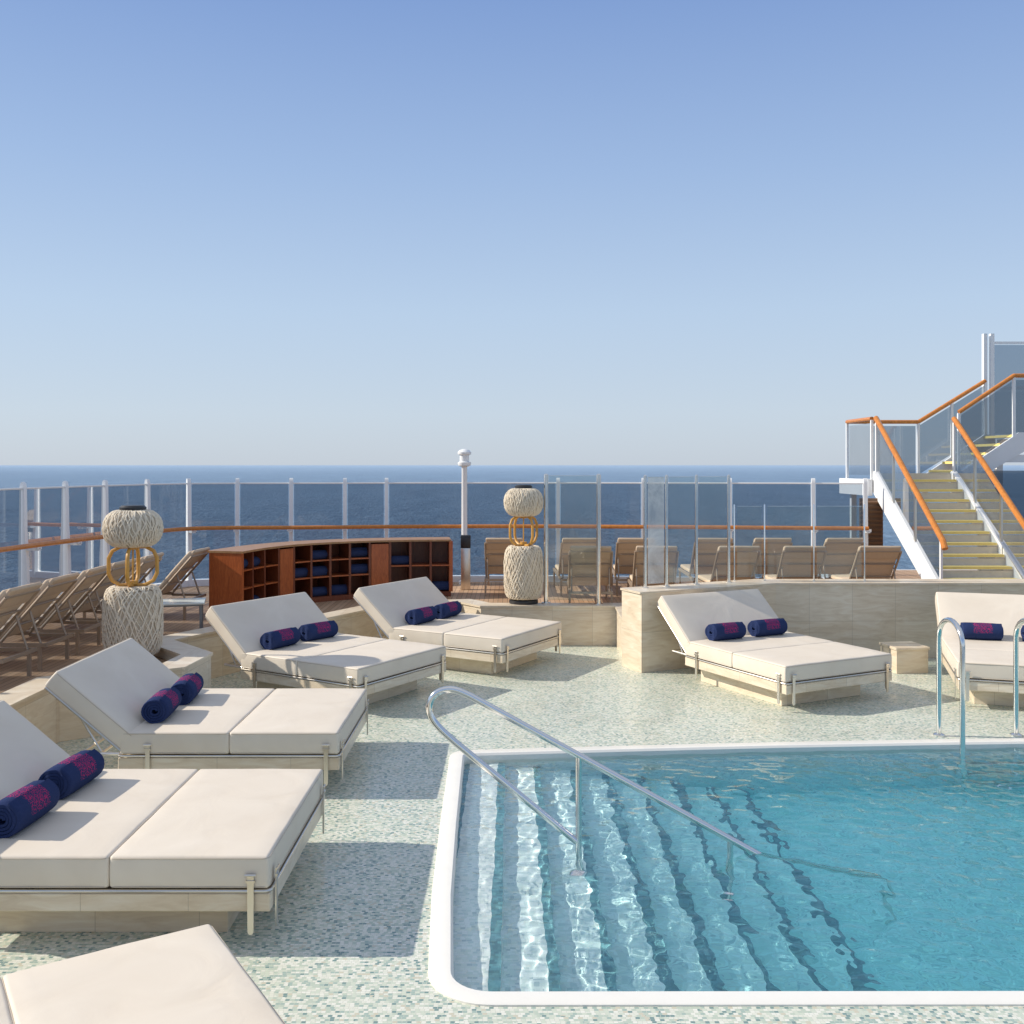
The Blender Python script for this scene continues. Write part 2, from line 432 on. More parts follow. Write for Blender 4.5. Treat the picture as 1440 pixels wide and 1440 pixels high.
# raised sun deck
curb = [(-4.25, -2), (-4.25, 9.35), (-3.3, 10.0), (-3.25, 10.75), (-3.95, 11.55), (-3.15, 13.1), (-2.5, 13.15), (-1.75, 14.55), (-.75, 14.75), (-.45, 14.35), (1.5, 14.35), (1.47, 12.95)]
rail = [(-7.6, -2), (-7.5, 3), (-7.4, 7), (-7.3, 9.1), (-7.2, 10.1), (-7.12, 11.1), (-7.05, 12.05), (-6.97, 13.0), (-6.86, 13.97), (-6.7, 14.93), (-6.5, 15.9), (-6.19, 16.9), (-5.75, 17.7), (-4.95, 17.95), (-3.99, 18.0), (-3.04, 18.12), (-2.3, 18.25), (-.88, 18.35), (.85, 18.35), (2.4, 18.2), (3.95, 18.05), (5.4, 17.85), (6.3, 17.75)]
outl = rail+[(6.35, 20.4), (13, 20.4)]
wallfront = [(1.62, 12.45), (3.55, 13.40), (13, 13.44)]
D = .45
poly = curb+[(3.4, 13.7), (13, 13.7)]+outl[::-1]
b = MB(); vs = [b.bm.verts.new((p[0], p[1], D)) for p in poly]
for tr in tessellate_polygon([[Vector((x, y, 0)) for x, y in poly]]): b.bm.faces.new([vs[i] for i in tr])
tag(b.build('sun_deck', M['teak'], smooth=False), 'raised teak planked sun deck behind the daybeds', 'deck', kind='structure')
# hull below
b = MB(); hp = offset_path(outl, .12)
A = [b.bm.verts.new((p[0], p[1], D-.003)) for p in hp]; B_ = [b.bm.verts.new((p[0], p[1], -20)) for p in hp]
A2 = [b.bm.verts.new((p[0], p[1], D-.003)) for p in outl]
for i in range(len(hp)-1):
    b.bm.faces.new((A[i], A[i+1], B_[i+1], B_[i])); b.bm.faces.new((A[i], A[i+1], A2[i+1], A2[i]))
tag(b.build('ship_hull', M['white'], smooth=False), 'white ship hull edge below the glass windscreen', 'ship', kind='structure')

# travertine ledge
b = MB(); co_ = offset_path(curb, .27); b.prism(curb+co_[::-1], -.01, .545)
ledge = b.build('stone_ledge', M['travertine'], smooth=False)
b = MB(); b.prism(offset_path(curb, -.02)+offset_path(curb, .285)[::-1], .546, .575); b.build('ledge_cap', M['travertine'], ledge, smooth=False)
tag(ledge, 'low zigzag travertine ledge between mosaic deck and raised teak deck', 'ledge')
# wall behind the right-hand daybeds
b = MB(); b.prism(wallfront+[(13, 13.9), (3.4, 13.86), (1.42, 12.87)], -.01, .985)
w = b.build('stone_wall', M['travertine'], smooth=False)
b = MB(); b.prism([(1.60, 12.43), (3.55, 13.385), (13, 13.425), (13, 13.92), (3.38, 13.88), (1.40, 12.88)], .986, 1.012); b.build('wall_cap', M['travertine'], w, smooth=False)
tag(w, 'travertine clad wall behind the two daybeds on the far side of the pool', 'wall')

# ------------------------------------------------------------ glass windscreen round the stern
ws = empty('glass_windscreen'); tag(ws, 'curved glass windscreen with white posts and wooden handrail along the deck edge', 'windscreen')
TOP = 2.26
rv = [Vector(p) for p in rail]
def rail_dir(i):
    a = rv[max(i-1, 0)]; c = rv[min(i+1, len(rv)-1)]; return (c-a).normalized()
kb = MB(); kb.prism(offset_path(rail, .06)+offset_path(rail, -.06)[::-1], D, D+.11); kb.build('base_channel', M['white'], ws, smooth=False)
for i in range(2, len(rv)):
    d = rail_dir(i); ang = math.atan2(d.y, d.x)
    p = rv[i]; rot = Matrix.Rotation(ang, 4, 'Z')
    b = MB()
    pr = [(-.085, D), (.05, D), (.05, 1.2), (.035, 2.28), (.025, 2.345), (0.0, 2.365), (-.025, 2.345), (-.035, 2.28), (-.045, 1.7), (-.075, 1.15)]
    b.prismx(pr, -.033, .033)
    b.box((0, -.15, 1.42), (.05, .20, .035)); b.box((0, -.225, 1.445), (.09, .05, .05))
    b.bm.transform(Matrix.Translation((p.x, p.y, 0)) @ rot)
    b.build('post', M['white'], ws, angle=50)
for i in range(1, len(rv)-1):
    a = rv[i]; c = rv[i+1]; d = (c-a).normalized()*.05; a2 = a+d; c2 = c-d
    MB().quad((a2.x, a2.y, D+.13), (c2.x, c2.y, D+.13), (c2.x, c2.y, TOP), (a2.x, a2.y, TOP)).build('glass_panel', M['screen_glass'], ws, smooth=False)
b = MB(); b.tube([(p.x, p.y, TOP+.012) for p in rv[1:]], .016, 6); b.build('top_rail', M['white'], ws)
hr = offset_path(rail, -.235)
b = MB(); b.tube([Vector((p.x, p.y, 1.485)) for p in smooth_path([Vector((q[0], q[1], 0)) for q in hr[1:]], 4)], .036, 10); b.build('handrail', M['handrail'], ws)

# stern lamp
lp = empty('deck_lamp', (-.86, 18.0, D)); tag(lp, 'white deck lamp post rising above the windscreen behind the cabinet', 'lamp')
MB().lathe([(.10, 0), (.10, .05), (.055, .08), (.05, 2.12), (.06, 2.14)], 16).build('post', M['white'], lp)
MB().lathe([(.055, 2.12), (.11, 2.14), (.12, 2.17), (.12, 2.2), (.085, 2.215), (.085, 2.33), (.12, 2.345), (.125, 2.38), (.09, 2.42), (.03, 2.44)], 20).build('lamp_head', M['white'], lp)
pd = empty('shower_pedestal', (-.80, 17.2, D)); tag(pd, 'slim pale pedestal with black top panel beside the cabinet', 'pedestal')
MB().box((0, 0, .36), (.16, .12, .72), bev=.01).build('column', M['steel'], pd)
MB().box((0, 0, .83), (.17, .13, .22), bev=.01).build('control_panel', M['black'], pd)

# ------------------------------------------------------------ towel cabinet
cab = empty('towel_cabinet'); tag(cab, 'curved mahogany cabinet with open cubbies for rolled towels', 'cabinet')
inp = [Vector((p[0], p[1], 0)) for p in [(-3.81, 14.05), (-3.62, 14.75), (-3.2, 15.45), (-2.5, 15.95), (-1.75, 16.2), (-1.0, 16.3)]]
dense = smooth_path(inp, 12)
L = [0]
for a, c in zip(dense, dense[1:]): L.append(L[-1]+(c-a).length)
NC = 12
def at_len(s):
    for i in range(len(L)-1):
        if L[i+1] >= s-1e-9:
            f = (s-L[i])/max(L[i+1]-L[i], 1e-9); return dense[i].lerp(dense[i+1], f), (dense[i+1]-dense[i]).normalized()
    return dense[-1], (dense[-1]-dense[-2]).normalized()
IN = []; OUT = []
for k in range(NC+1):
    p, d = at_len(L[-1]*k/NC); IN.append((p.x, p.y)); nrm = Vector((-d.y, d.x)); q = p+Vector((nrm.x, nrm.y, 0))*.5; OUT.append((q.x, q.y))
CT = 1.385
def lerp2(a, c, f): return (a[0]+(c[0]-a[0])*f, a[1]+(c[1]-a[1])*f)
b = MB(); ii = [lerp2(a, c, -.07) for a, c in zip(IN, OUT)]; oo = [lerp2(a, c, 1.05) for a, c in zip(IN, OUT)]
dd = (Vector(ii[0])-Vector(ii[1])).normalized()*.04; ii[0] = (ii[0][0]+dd.x, ii[0][1]+dd.y); oo[0] = (oo[0][0]+dd.x, oo[0][1]+dd.y)
b.prism(ii+oo[::-1], CT-.030, CT); b.build('cabinet_top', M['oak_top'], cab, smooth=False)
b = MB(); b.prism(IN+OUT[::-1], D+.001, D+.08); b.build('plinth', M['mahogany_dark'], cab, smooth=False)
b = MB(); b.prism([lerp2(a, c, .96) for a, c in zip(IN, OUT)]+[lerp2(a, c, 1.0) for a, c in zip(IN, OUT)][::-1], D+.08, CT-.035); b.build('back_panel', M['mahogany_dark'], cab, smooth=False)
for k in range(NC+1):
    a = Vector(IN[k]); c = Vector(OUT[k]); d = (c-a).normalized(); nn = Vector((-d.y, d.x))*(.018 if 0 < k < NC else .03)
    c = a+(c-a)*(.955 if 0 < k < NC else 1.003)
    a_ = a-d*(0.0 if 0 < k < NC else .012)
    MB().prism([(a_-nn)[:], (a_+nn)[:], (c+nn)[:], (c-nn)[:]], D+.081, CT-.032).build('divider' if 0 < k < NC else 'end_panel', M['mahogany'] if k in (0, NC) else M['mahogany_dark'], cab, smooth=False)
cub = []
for k in range(NC):
    a0, a1, c1, c0 = IN[k], IN[k+1], OUT[k+1], OUT[k]
    fa = lambda f, g: lerp2(lerp2(a0, c0, f), lerp2(a1, c1, f), g)
    if k in (3, 8):
        MB().prism([fa(-.005, .075), fa(-.005, .925), fa(.05, .925), fa(.05, .075)], D+.10, CT-.06).build('door', M['mahogany'], cab, smooth=False)
        continue
    sz_ = [D+.38, D+.64] if k < 8 else [D+.50]
    for z in sz_:
        MB().prism([fa(.0, .06), fa(.0, .94), fa(.95, .94), fa(.95, .06)], z, z+.02).build('shelf', M['mahogany'], cab, smooth=False)
    for z in [D+.08]+[q+.02 for q in sz_]: cub.append((fa(.3, .5), z, math.atan2(a1[1]-a0[1], a1[0]-a0[0])))

# rolled towel mesh
def roll_mesh(r=.10, ln=.44, turns=4.2):
    b = MB(); th = r/(turns+.3); N = int(turns*22); prof = []
    for i in range(N+1):
        a = 2*math.pi*i/22; rr = .018+th*(a/(2*math.pi)); prof.append((rr, a))
    outp = [((rr+th*.42)*math.cos(a), (rr+th*.42)*math.sin(a)) for rr, a in prof]
    inpp = [((rr-th*.42)*math.cos(a), (rr-th*.42)*math.sin(a)) for rr, a in prof]
    ys = [-ln/2, -ln/2+.008, -ln/2+.05, -ln/4, 0, ln/4, ln/2-.05, ln/2-.008, ln/2]
    def sc(y): e = abs(y)/(ln/2); return 1+.05*(1-e**2)+.012*math.sin(y*31)
    rings = []
    for y in ys:
        f = sc(y)*(.975 if abs(y) > ln/2-.004 else 1)
        rings.append([b.bm.verts.new((x*f, y+.006*math.sin(7*x/r), z*f*.93)) for x, z in outp+inpp[::-1]])
    m = len(rings[0])
    for A, B_ in zip(rings, rings[1:]):
        for k in range(m): b.bm.faces.new((A[k], A[(k+1) % m], B_[(k+1) % m], B_[k]))
    h = len(outp)
    for Rg in (rings[0], rings[-1]):
        for i in range(h-1): b.bm.faces.new((Rg[i], Rg[i+1], Rg[m-2-i], Rg[m-1-i]))
    return b
small = None
for i, (p, z, a) in enumerate(cub):
    if random.random() < .45: continue
    if small is None:
        o = roll_mesh(.07, .3, 3).build('rolled_towel', M['towel_plain']); small = o
    else: o = small.copy(); C.objects.link(o)
    o.location = (p[0], p[1], z+.072); o.rotation_euler = (0, random.uniform(0, 6), a+R(90)+R(90)*0)
    tag(o, 'small plain navy rolled towel inside a cubby of the curved cabinet', 'towel', 'plain rolled towels in the cabinet')

# ------------------------------------------------------------ daybeds
def rect_loop(hx, hy, r, z, n=5):
    pts = []
    for cx, cy, a in ((hx-r, hy-r, 0), (-hx+r, hy-r, 90), (-hx+r, -hy+r, 180), (hx-r, -hy+r, 270)):
        for i in range(n): t_ = R(a+90*i/(n-1)); pts.append(Vector((cx+r*math.cos(t_), cy+r*math.sin(t_), z)))
    return pts
W = .78
def bracket(x, y, side):
    b = MB()
    if side == 'y':
        s = 1 if y > 0 else -1
        b.prismy([(x-.018, .40), (x+.018, .40), (x+.016, .10), (x+.008, .085), (x-.008, .085), (x-.016, .10)], y+s*.004, y+s*.012)
        b.box((x, y+s*.012, .37), (.05, .012, .012)); b.tube([(x-.03, y+s*.014, .405), (x+.03, y+s*.014, .405)], .007, 6)
    else:
        b.prismx([(y-.018, .40), (y+.018, .40), (y+.016, .10), (y+.008, .085), (y-.008, .085), (y-.016, .10)], x+.004, x+.012)
        b.box((x+.012, y, .37), (.012, .05, .012)); b.tube([(x+.014, y-.03, .405), (x+.014, y+.03, .405)], .007, 6)
    return b
ANG = R(40)
def make_bed():
    root = empty('daybed')
    MB().box((-.98, 0, .099), (1.40, 1.16, .198), bev=.004, seg=1).build('plinth', M['travertine'], root)
    MB().box((-.87, 0, .249), (1.74, W*2-.02, .10), bev=.006, seg=1).build('platform', M['travertine'], root)
    b = MB(); b.tube(rect_loop(.872, W-.008, .03, 0), .009, 8, closed=True)
    for x in (-.45, 0, .45): b.box((x, 0, -.003), (.04, W*2-.04, .014))
    b.bm.transform(Matrix.Translation((-.87, 0, .313))); b.build('bed_frame', M['steel'], root)
    for cx, sd in ((-.435, 1), (-1.295, 5)):
        MT = Matrix.Translation((cx, 0, .412))
        cu = MB().cushion((.855, W*2-.01, .175), .018, .006, MT, 10, .0014, seed=sd).build('seat_cushion', M['cream'], root, angle=60)
        b = MB()
        for z in (.075, -.077): b.tube(rect_loop(.4285, W-.004, .03, z), .004, 5, closed=True)
        b.bm.transform(MT); b.build('piping', M['piping'], cu)
    # backrest: hinge at x=-1.70
    dirv = Vector((-math.cos(ANG), 0, math.sin(ANG))); nrm = Vector((math.sin(ANG), 0, math.cos(ANG)))
    hinge = Vector((-1.70, 0, .345))
    cen = hinge+dirv*.41+nrm*.075
    MT = Matrix.Translation(cen) @ Matrix.Rotation(ANG, 4, 'Y')
    cu = MB().cushion((.80, W*2-.01, .155), .018, .006, MT, 10, .0014, seed=9).build('back_cushion', M['cream'], root, angle=60)
    b = MB()
    for z in (.065, -.067): b.tube(rect_loop(.401, W-.004, .03, z), .004, 5, closed=True)
    b.bm.transform(MT); b.build('piping', M['piping'], cu)
    b = MB()
    for s in (-1, 1):
        e = hinge+dirv*.80
        b.tube([(hinge.x, s*(W-.02), hinge.z-.01), (e.x, s*(W-.02), e.z-.01)], .014, 6)
        m_ = hinge+dirv*.55
        b.tube([(m_.x, s*(W-.10), m_.z-.02), (-1.95+.05, s*(W-.10), .31)], .011, 6)
    e = hinge+dirv*.79; b.tube([(e.x, -(W-.02), e.z-.01), (e.x, (W-.02), e.z-.01)], .014, 6)
    m_ = hinge+dirv*.4; b.tube([(m_.x, -(W-.02), m_.z-.01), (m_.x, (W-.02), m_.z-.01)], .012, 6)
    for s in (-1, 1): b.tube([(-1.72, s*(W-.06), .315), (-2.05, s*(W-.06), .315)], .013, 6)
    b.tube([(-2.05, -(W-.06), .315), (-2.05, (W-.06), .315)], .013, 6)
    b.tube([(-1.9, -(W-.06), .315), (-1.9, (W-.06), .315)], .013, 6)
    b.build('back_frame', M['steel'], root)
    for x, y, sd in ((-.10, W, 'y'), (-.10, -W, 'y'), (.005, W-.10, 'x'), (.005, -W+.10, 'x'), (-1.5, W, 'y'), (-1.5, -W, 'y')):
        bracket(x, y, sd).build('bracket', M['steel'], root)
    return root
beds = [ # foot centre, angle of head->foot, label
 ((-1.30, 6.12), 0, 'cream double daybed second from the front on the left, nearest one carrying navy towels'),
 ((-1.36, 8.60), 0, 'cream double daybed beside the left rope lantern, square to the pool edge'),
 ((-1.17, 10.92), -32, 'cream double daybed angled in front of the towel cabinet, lantern shadow on it'),
 ((.28, 12.70), -30.5, 'cream double daybed farthest from the camera, right of the towel cabinet'),
 ((3.55, 10.74), -63, 'cream double daybed angled before the travertine wall across the pool'),
 ((5.5, 10.40), -107.5, 'cream double daybed at the right edge behind the pool ladder'),
 ((-.96, 3.93), 33, 'cream daybed cut off at the bottom left corner, without towels'),
]
proto = make_bed()
towel = None
bn = ['nearest left daybed', 'daybed beside the left lantern', 'daybed before the cabinet', 'farthest daybed', 'daybed before the travertine wall', 'daybed at the right edge']
for i, (p, a, lb) in enumerate(beds):
    o = proto if i == 0 else copy_tree(proto)
    o.location = (p[0], p[1], 0); o.rotation_euler = (0, 0, R(a)); tag(o, lb, 'daybed', 'cream daybeds around the pool')
    if i < 6:
        for j, s in enumerate((-1, 1)):
            if towel is None: towel = roll_mesh().build('rolled_towel', M['towel'], angle=60); tw = towel
            else: tw = towel.copy(); C.objects.link(tw)
            lx, ly = -1.575+random.uniform(-.01, .03), s*.31+random.uniform(-.03, .03)
            ca, sa = math.cos(R(a)), math.sin(R(a))
            tw.location = (p[0]+ca*lx-sa*ly, p[1]+sa*lx+ca*ly, .603)
            tw.rotation_euler = (0, 0, R(a)+R(random.uniform(-7, 7)))
            side = ['nearer', 'farther'][j] if i < 4 else ['left', 'right'][j]
            tag(tw, 'navy towel with magenta motif, %s one on the %s' % (side, bn[i]), 'towel', 'rolled towels on the daybeds')

# stone side block between right daybeds
sb = empty('side_table', (4.97, 12.62, 0), R(8)); tag(sb, 'small travertine block side table between the two right daybeds', 'side table')
MB().box((0, 0, .145), (.42, .40, .29)).build('base', M['travertine'], sb, smooth=False)
MB().box((0, 0, .308), (.45, .43, .034), bev=.004, seg=1).build('table_top', M['travertine'], sb, smooth=False)
# metal side table left
st = empty('side_table', (-4.25, 12.75, D), R(15)); tag(st, 'low grey side table with pale glass top by the left loungers', 'side table')
MB().box((0, 0, .40), (.62, .5, .025), bev=.005, seg=1).build('table_top', M['tabletop'], st)
MB().box((0, 0, .375), (.56, .44, .02)).build('apron', M['grey'], st)
for sx in (-1, 1):
    for sy in (-1, 1): MB().box((sx*.26, sy*.2, .185), (.03, .03, .365)).build('leg', M['grey'], st)

# ------------------------------------------------------------ sun loungers
def make_lounger():
    root = empty('sun_lounger')
    w = .31
    b = MB()
    for s in (-1, 1):
        b.box((.54, s*w, .29), (1.12, .03, .045)); b.tube([(0, s*w, .29), (-.52, s*w, .88)], .018, 6)
        b.tube([(-.30, s*(w-.03), .62), (-.42, s*(w-.03), .27)], .012, 6)
    b.box((-.25, w, .27), (.5, .03, .035)); b.box((-.25, -w, .27), (.5, .03, .035))
    b.tube([(-.52, -w, .88), (-.52, w, .88)], .018, 6); b.box((1.09, 0, .29), (.03, 2*w, .045)); b.box((-.48, 0, .27), (.03, 2*w, .035))
    for f in (.3, .65): b.tube([(-.52*f, -w, .29+.59*f), (-.52*f, w, .29+.59*f)], .012, 6)
    b.build('frame', M['frame_bronze'], root)
    for x in (-.42, 1.0):
        for s in (-1, 1): MB().box((x, s*w, .13), (.035, .03, .26)).build('leg', M['frame_bronze'], root)
    MB().cushion((1.08, .58, .06), .022, .008, Matrix.Translation((.55, 0, .345)), 5).build('seat_cushion', M['taupe_light'], root, angle=60)
    a = math.atan2(.59, .52)
    MT = Matrix.Translation((-.27+.045*math.sin(a), 0, .61+.045*math.cos(a))) @ Matrix.Rotation(a, 4, 'Y')
    b = MB(); b.cushion((.80, .60, .06), .022, .008, MT, 5)
    b.build('back_cushion', M['taupe_light'], root, angle=60)
    b = MB(); b.cushion((.26, .60, .045), .018, .004, Matrix.Translation((-.45+.02*math.sin(a)-.04, 0, .86)) @ Matrix.Rotation(a, 4, 'Y'), 4)
    b.build('headrest', M['taupe'], root, angle=60)
    return root
lr = make_lounger(); first = True
left_l = [((-5.35, 9.85), 'first taupe sun lounger from the front in the left row, cut by the frame'), ((-5.35, 10.72), 'second taupe sun lounger from the front in the left row'),
          ((-5.35, 11.58), 'third taupe sun lounger from the front in the left row'), ((-5.35, 12.42), 'fourth taupe sun lounger in the left row, behind the rope lantern'),
          ((-5.3, 13.25), 'fifth taupe sun lounger in the left row, right behind the rope lantern'), ((-4.95, 14.15), 'taupe sun lounger last in the left row beside the cabinet end')]
for p, lb in left_l:
    o = lr if first else copy_tree(lr); first = False
    o.location = (p[0], p[1], D); o.rotation_euler = (0, 0, math.pi+R(random.uniform(-4, 4))); tag(o, lb, 'sun lounger', 'taupe sun loungers on the left deck')
fx = [1.18, 2.15, 3.32, 4.32, 5.42]; bx_ = [-.12, 1.1, 2.05, 3.3, 4.25, 5.4]
ordn = ['first', 'second', 'third', 'fourth', 'fifth', 'sixth']
for k, x in enumerate(fx):
    o = copy_tree(lr); o.location = (x, 15.15, D); o.rotation_euler = (0, 0, R(90+random.uniform(-3, 3)))
    tag(o, 'taupe sun lounger, %s from the left in the front row behind glass screens' % ordn[k], 'sun lounger', 'taupe sun loungers facing the sea')
for k, x in enumerate(bx_):
    o = copy_tree(lr); o.location = (x, 16.75, D); o.rotation_euler = (0, 0, R(90+random.uniform(-3, 3)))
    tag(o, 'taupe sun lounger, %s from the left in the row nearest the sea rail' % ordn[k], 'sun lounger', 'taupe sun loungers facing the sea')

# ------------------------------------------------------------ rope lanterns
def bulb(b, core, z0, z1, rmax, rn, n, turns, power=2.6, rr=.0085):
    def prof(t):
        e = abs(2*t-1); return rn+(rmax-rn)*(1-e**power)**(1/power)
    core.lathe([(prof(i/16)*.978, z0+(z1-z0)*i/16) for i in range(17)], 28)
    for d in (-1, 1):
        for k in range(n):
            a0 = 2*math.pi*(k+random.uniform(-.2, .2))/n; pts = []; ph = random.uniform(0, 6); tt_ = turns*random.uniform(.85, 1.15)
            for i in range(17):
                t_ = i/16; tt = .5-.5*math.cos(math.pi*t_); r = prof(tt)+.004*math.sin(i*2.2+ph); a = a0+d*tt_*2*math.pi*t_+.03*math.sin(i*1.3+ph)
                pts.append((r*math.cos(a), r*math.sin(a), z0+(z1-z0)*tt))
            b.tube(pts, rr*random.uniform(.8, 1.2), 5)
def make_lantern():
    root = empty('rope_lantern')
    MB().lathe([(.21, 0), (.215, .02), (.21, .05), (.12, .07)], 28).build('base', M['black'], root)
    b = MB(); c = MB(); bulb(b, c, .07, .84, .285, .17, 50, .26, 3.2, .007)
    for z in (.08, .83): b.tube([(.185*math.cos(R(15*k)), .185*math.sin(R(15*k)), z) for k in range(24)], .014, 6, closed=True)
    sh = b.build('lower_shade', M['rope'], root); c.build('shade_core', M['rope_in'], sh)
    b = MB()
    for a_ in (8, 98):
        ca, sa = math.cos(R(a_)), math.sin(R(a_))
        pts = [(-.12, .85), (.12, .85), (.20, .90), (.235, .98), (.235, 1.15), (.20, 1.23), (.12, 1.275), (-.12, 1.275), (-.20, 1.23), (-.235, 1.15), (-.235, .98), (-.20, .90)]
        b.tube([(r*ca, r*sa, z) for r, z in pts], .020, 8, closed=True)
    b.build('bamboo_frame', M['bamboo'], root)
    MB().lathe([(.05, .86), (.05, .90), (.009, .905), (.009, 1.24), (.05, 1.245), (.05, 1.27)], 12).build('lamp_stem', M['bamboo'], root)
    b = MB(); c = MB(); bulb(b, c, 1.28, 1.68, .285, .13, 52, .10, 2.1, .0075)
    for z in (1.29, 1.67): b.tube([(.145*math.cos(R(15*k)), .145*math.sin(R(15*k)), z) for k in range(24)], .014, 6, closed=True)
    sh = b.build('upper_shade', M['rope'], root); c.build('shade_core', M['rope_in'], sh)
    MB().lathe([(.12, 1.68), (.13, 1.69), (.13, 1.715), (.11, 1.735), (.04, 1.74)], 24).build('cap', M['black'], root)
    return root
l1 = make_lantern(); l1.location = (-4.15, 10.9, D); l1.scale = (1.08, 1.08, .985); tag(l1, 'tall rope and bamboo lantern on the left, nearer the camera', 'lantern', 'rope lanterns on the deck')
l2 = copy_tree(l1); l2.location = (.17, 14.62, .575); l2.scale = (1, 1, 1); l2.rotation_euler = (0, 0, R(25)); tag(l2, 'rope and bamboo lantern standing on the ledge in the middle, by the glass screens', 'lantern', 'rope lanterns on the deck')

# ------------------------------------------------------------ glass partitions
def partition(name, pts, zb, zt, label, gm, rp=.028):
    root = empty(name); tag(root, label, 'glass screen')
    for (x, y), z in zip(pts, zb):
        b = MB(); b.lathe([(rp*2, 0), (rp*2, .012), (rp, .014), (rp, zt-z), (rp*.6, zt-z+.012)], 14, (x, y, z)); b.build('pole', M['chrome'], root)
    for k in range(len(pts)-1):
        a = Vector(pts[k]); c = Vector(pts[k+1]); d = (c-a).normalized()*.04; a = a+d; c = c-d; z = max(zb[k], zb[k+1])+.05
        g = gm[k] if isinstance(gm, list) else gm
        zt2 = zt-.02
        gp = MB().quad((a.x, a.y, z), (c.x, c.y, z), (c.x, c.y, zt2), (a.x, a.y, zt2)).build('glass_panel', g, root, smooth=False)
        MB().box(((a.x+c.x)/2, (a.y+c.y)/2, zt2+.004), ((c-a).length, .010, .008), Matrix.Rotation(math.atan2((c-a).y, (c-a).x), 3, 'Z')).build('edge_trim', M['chrome'], gp, smooth=False)
    return root
partition('glass_partition', [(.50, 14.6), (1.26, 14.48)], [.575, .575], 2.46, 'clear glass screen between two chrome poles on the ledge beside the lantern', M['clear_glass'], .034)
partition('glass_partition', [(1.72, 12.86), (2.02, 13.01), (2.45, 13.22), (2.93, 13.46)], [1.012]*4, 2.46, 'tall glass screen with frosted panel standing on the travertine wall', [M['frost_glass'], M['clear_glass'], M['clear_glass']], .022)
partition('glass_partition', [(3.05, 13.66), (3.47, 13.68), (4.15, 13.69), (4.85, 13.7)], [1.012]*4, 2.05, 'low glass screen on the travertine wall in front of the sun loungers', M['clear_glass'], .010)

# ------------------------------------------------------------ pool handrail + ladder
hy = 6.8
path = [(.44, .03), (-.38, .70), (-.49, .80), (-.55, .88), (-.565, .96), (-.53, 1.03), (-.46, 1.065), (-.38, 1.062), (-.28, 1.02), (.485, .60), (1.48, .05), (2.3, -.40), (2.5, -.51), (2.56, -.62), (2.56, -1.15)]
pts = [Vector((x, hy, z)) for x, z in path]
hrl = empty('pool_handrail'); tag(hrl, 'looped stainless handrail descending into the pool along the steps', 'handrail')
dp = [pts[0]]+[pts[0].lerp(pts[1], .95)]+smooth_path(pts[1:9], 6)+[pts[8].lerp(pts[9], .1), pts[9], pts[10], pts[11]]+smooth_path(pts[11:15], 5)[1:]
MB().tube(dp, .0235, 14).build('rail', M['chrome'], hrl)
for x, zt, zb in ((.455, .615, -.400), (1.49, .05, -.79)):
    b = MB(); b.tube([(x, hy, zt), (x, hy, zb)], .021, 12); b.lathe([(.05, 0), (.05, .015), (.022, .03)], 14, (x, hy, zb+.001)); b.build('post', M['chrome'], hrl)
lad = empty('pool_ladder'); tag(lad, 'stainless pool ladder with tall hooped grab rails at the far pool edge', 'ladder')
for x in (4.10, 4.84):
    pp = [Vector((x, 9.56, 0)), Vector((x, 9.56, .95))]+[Vector((x, 9.31+.25*math.cos(R(a)), .95+.2*math.sin(R(a)))) for a in range(15, 180, 15)]+[Vector((x, 9.06, .95)), Vector((x, 9.06, -.2)), Vector((x, 9.10, -1.1))]
    b = MB(); b.tube(pp, .024, 14); b.lathe([(.055, 0), (.055, .015), (.026, .03)], 14, (x, 9.56, 0)); b.build('rail', M['chrome'], lad)
for z in (-.3, -.6, -.9): MB().box((4.47, 9.08, z), (.72, .08, .03), bev=.005, seg=1).build('rung', M['chrome'], lad)

# ------------------------------------------------------------ staircase
S = empty('staircase'); tag(S, 'white outdoor staircase with yellow treads, wooden handrails and glass sides', 'staircase')
XL, XR = 6.66, 8.08; Y0, Y1 = 15.45, 18.2; Z0, Z1 = D, 2.33; n = 11
sl = (Z1-Z0)/(Y1-Y0)
for k in range(n):
    y = Y0+(Y1-Y0)*k/n; z = Z0+(Z1-Z0)*(k+1)/n
    td = MB().box(((XL+XR)/2, y+.135, z-.02), (XR-XL-.1, .27, .035)).build('tread', M['white'], S, smooth=False)
    MB().box(((XL+XR)/2, y+.085, z-.010), (XR-XL-.14, .19, .04)).build('nosing', M['yellow'], td, smooth=False)
    MB().box(((XL+XR)/2, y+.262, z+.06), (XR-XL-.1, .012, .12)).build('riser', M['riser'], td, smooth=False)
for x in (XL, XR):
    MB().prismx([(Y0-.12, Z0), (Y0+.12, Z0), (Y1+.15, Z1-.16), (Y1+.15, Z1+.05), (Y1, Z1+.16), (Y0-.12, Z0+.18)], x-.05, x+.05).build('stringer', M['white'], S, smooth=False)
    MB().tube([(x, Y0-.14, Z0+.86), (x, Y0-.06, Z0+.98), (x, Y1, Z1+1.12)] + ([(x, Y1+.02, Z1+1.13)] if x == XL else []), .048, 10).build('handrail', M['handrail'], S)
    for f in (.0, .36, .7, 1.0):
        y = Y0+(Y1-Y0)*f; z = Z0+(Z1-Z0)*f
        MB().box((x, y, z+.57), (.035, .045, .95)).build('baluster', M['white'] if f in (0, 1.0) else M['steel'], S, smooth=False)
    for f0, f1 in ((0, .36), (.36, .7), (.7, 1)):
        ya, yb = Y0+(Y1-Y0)*f0+.05, Y0+(Y1-Y0)*f1-.05
        za, zb = Z0+sl*(ya-Y0), Z0+sl*(yb-Y0)
        MB().quad((x, ya, za+.20), (x, yb, zb+.20), (x, yb, zb+1.0), (x, ya, za+.92)).build('glass_panel', M['stair_glass'], S, smooth=False)
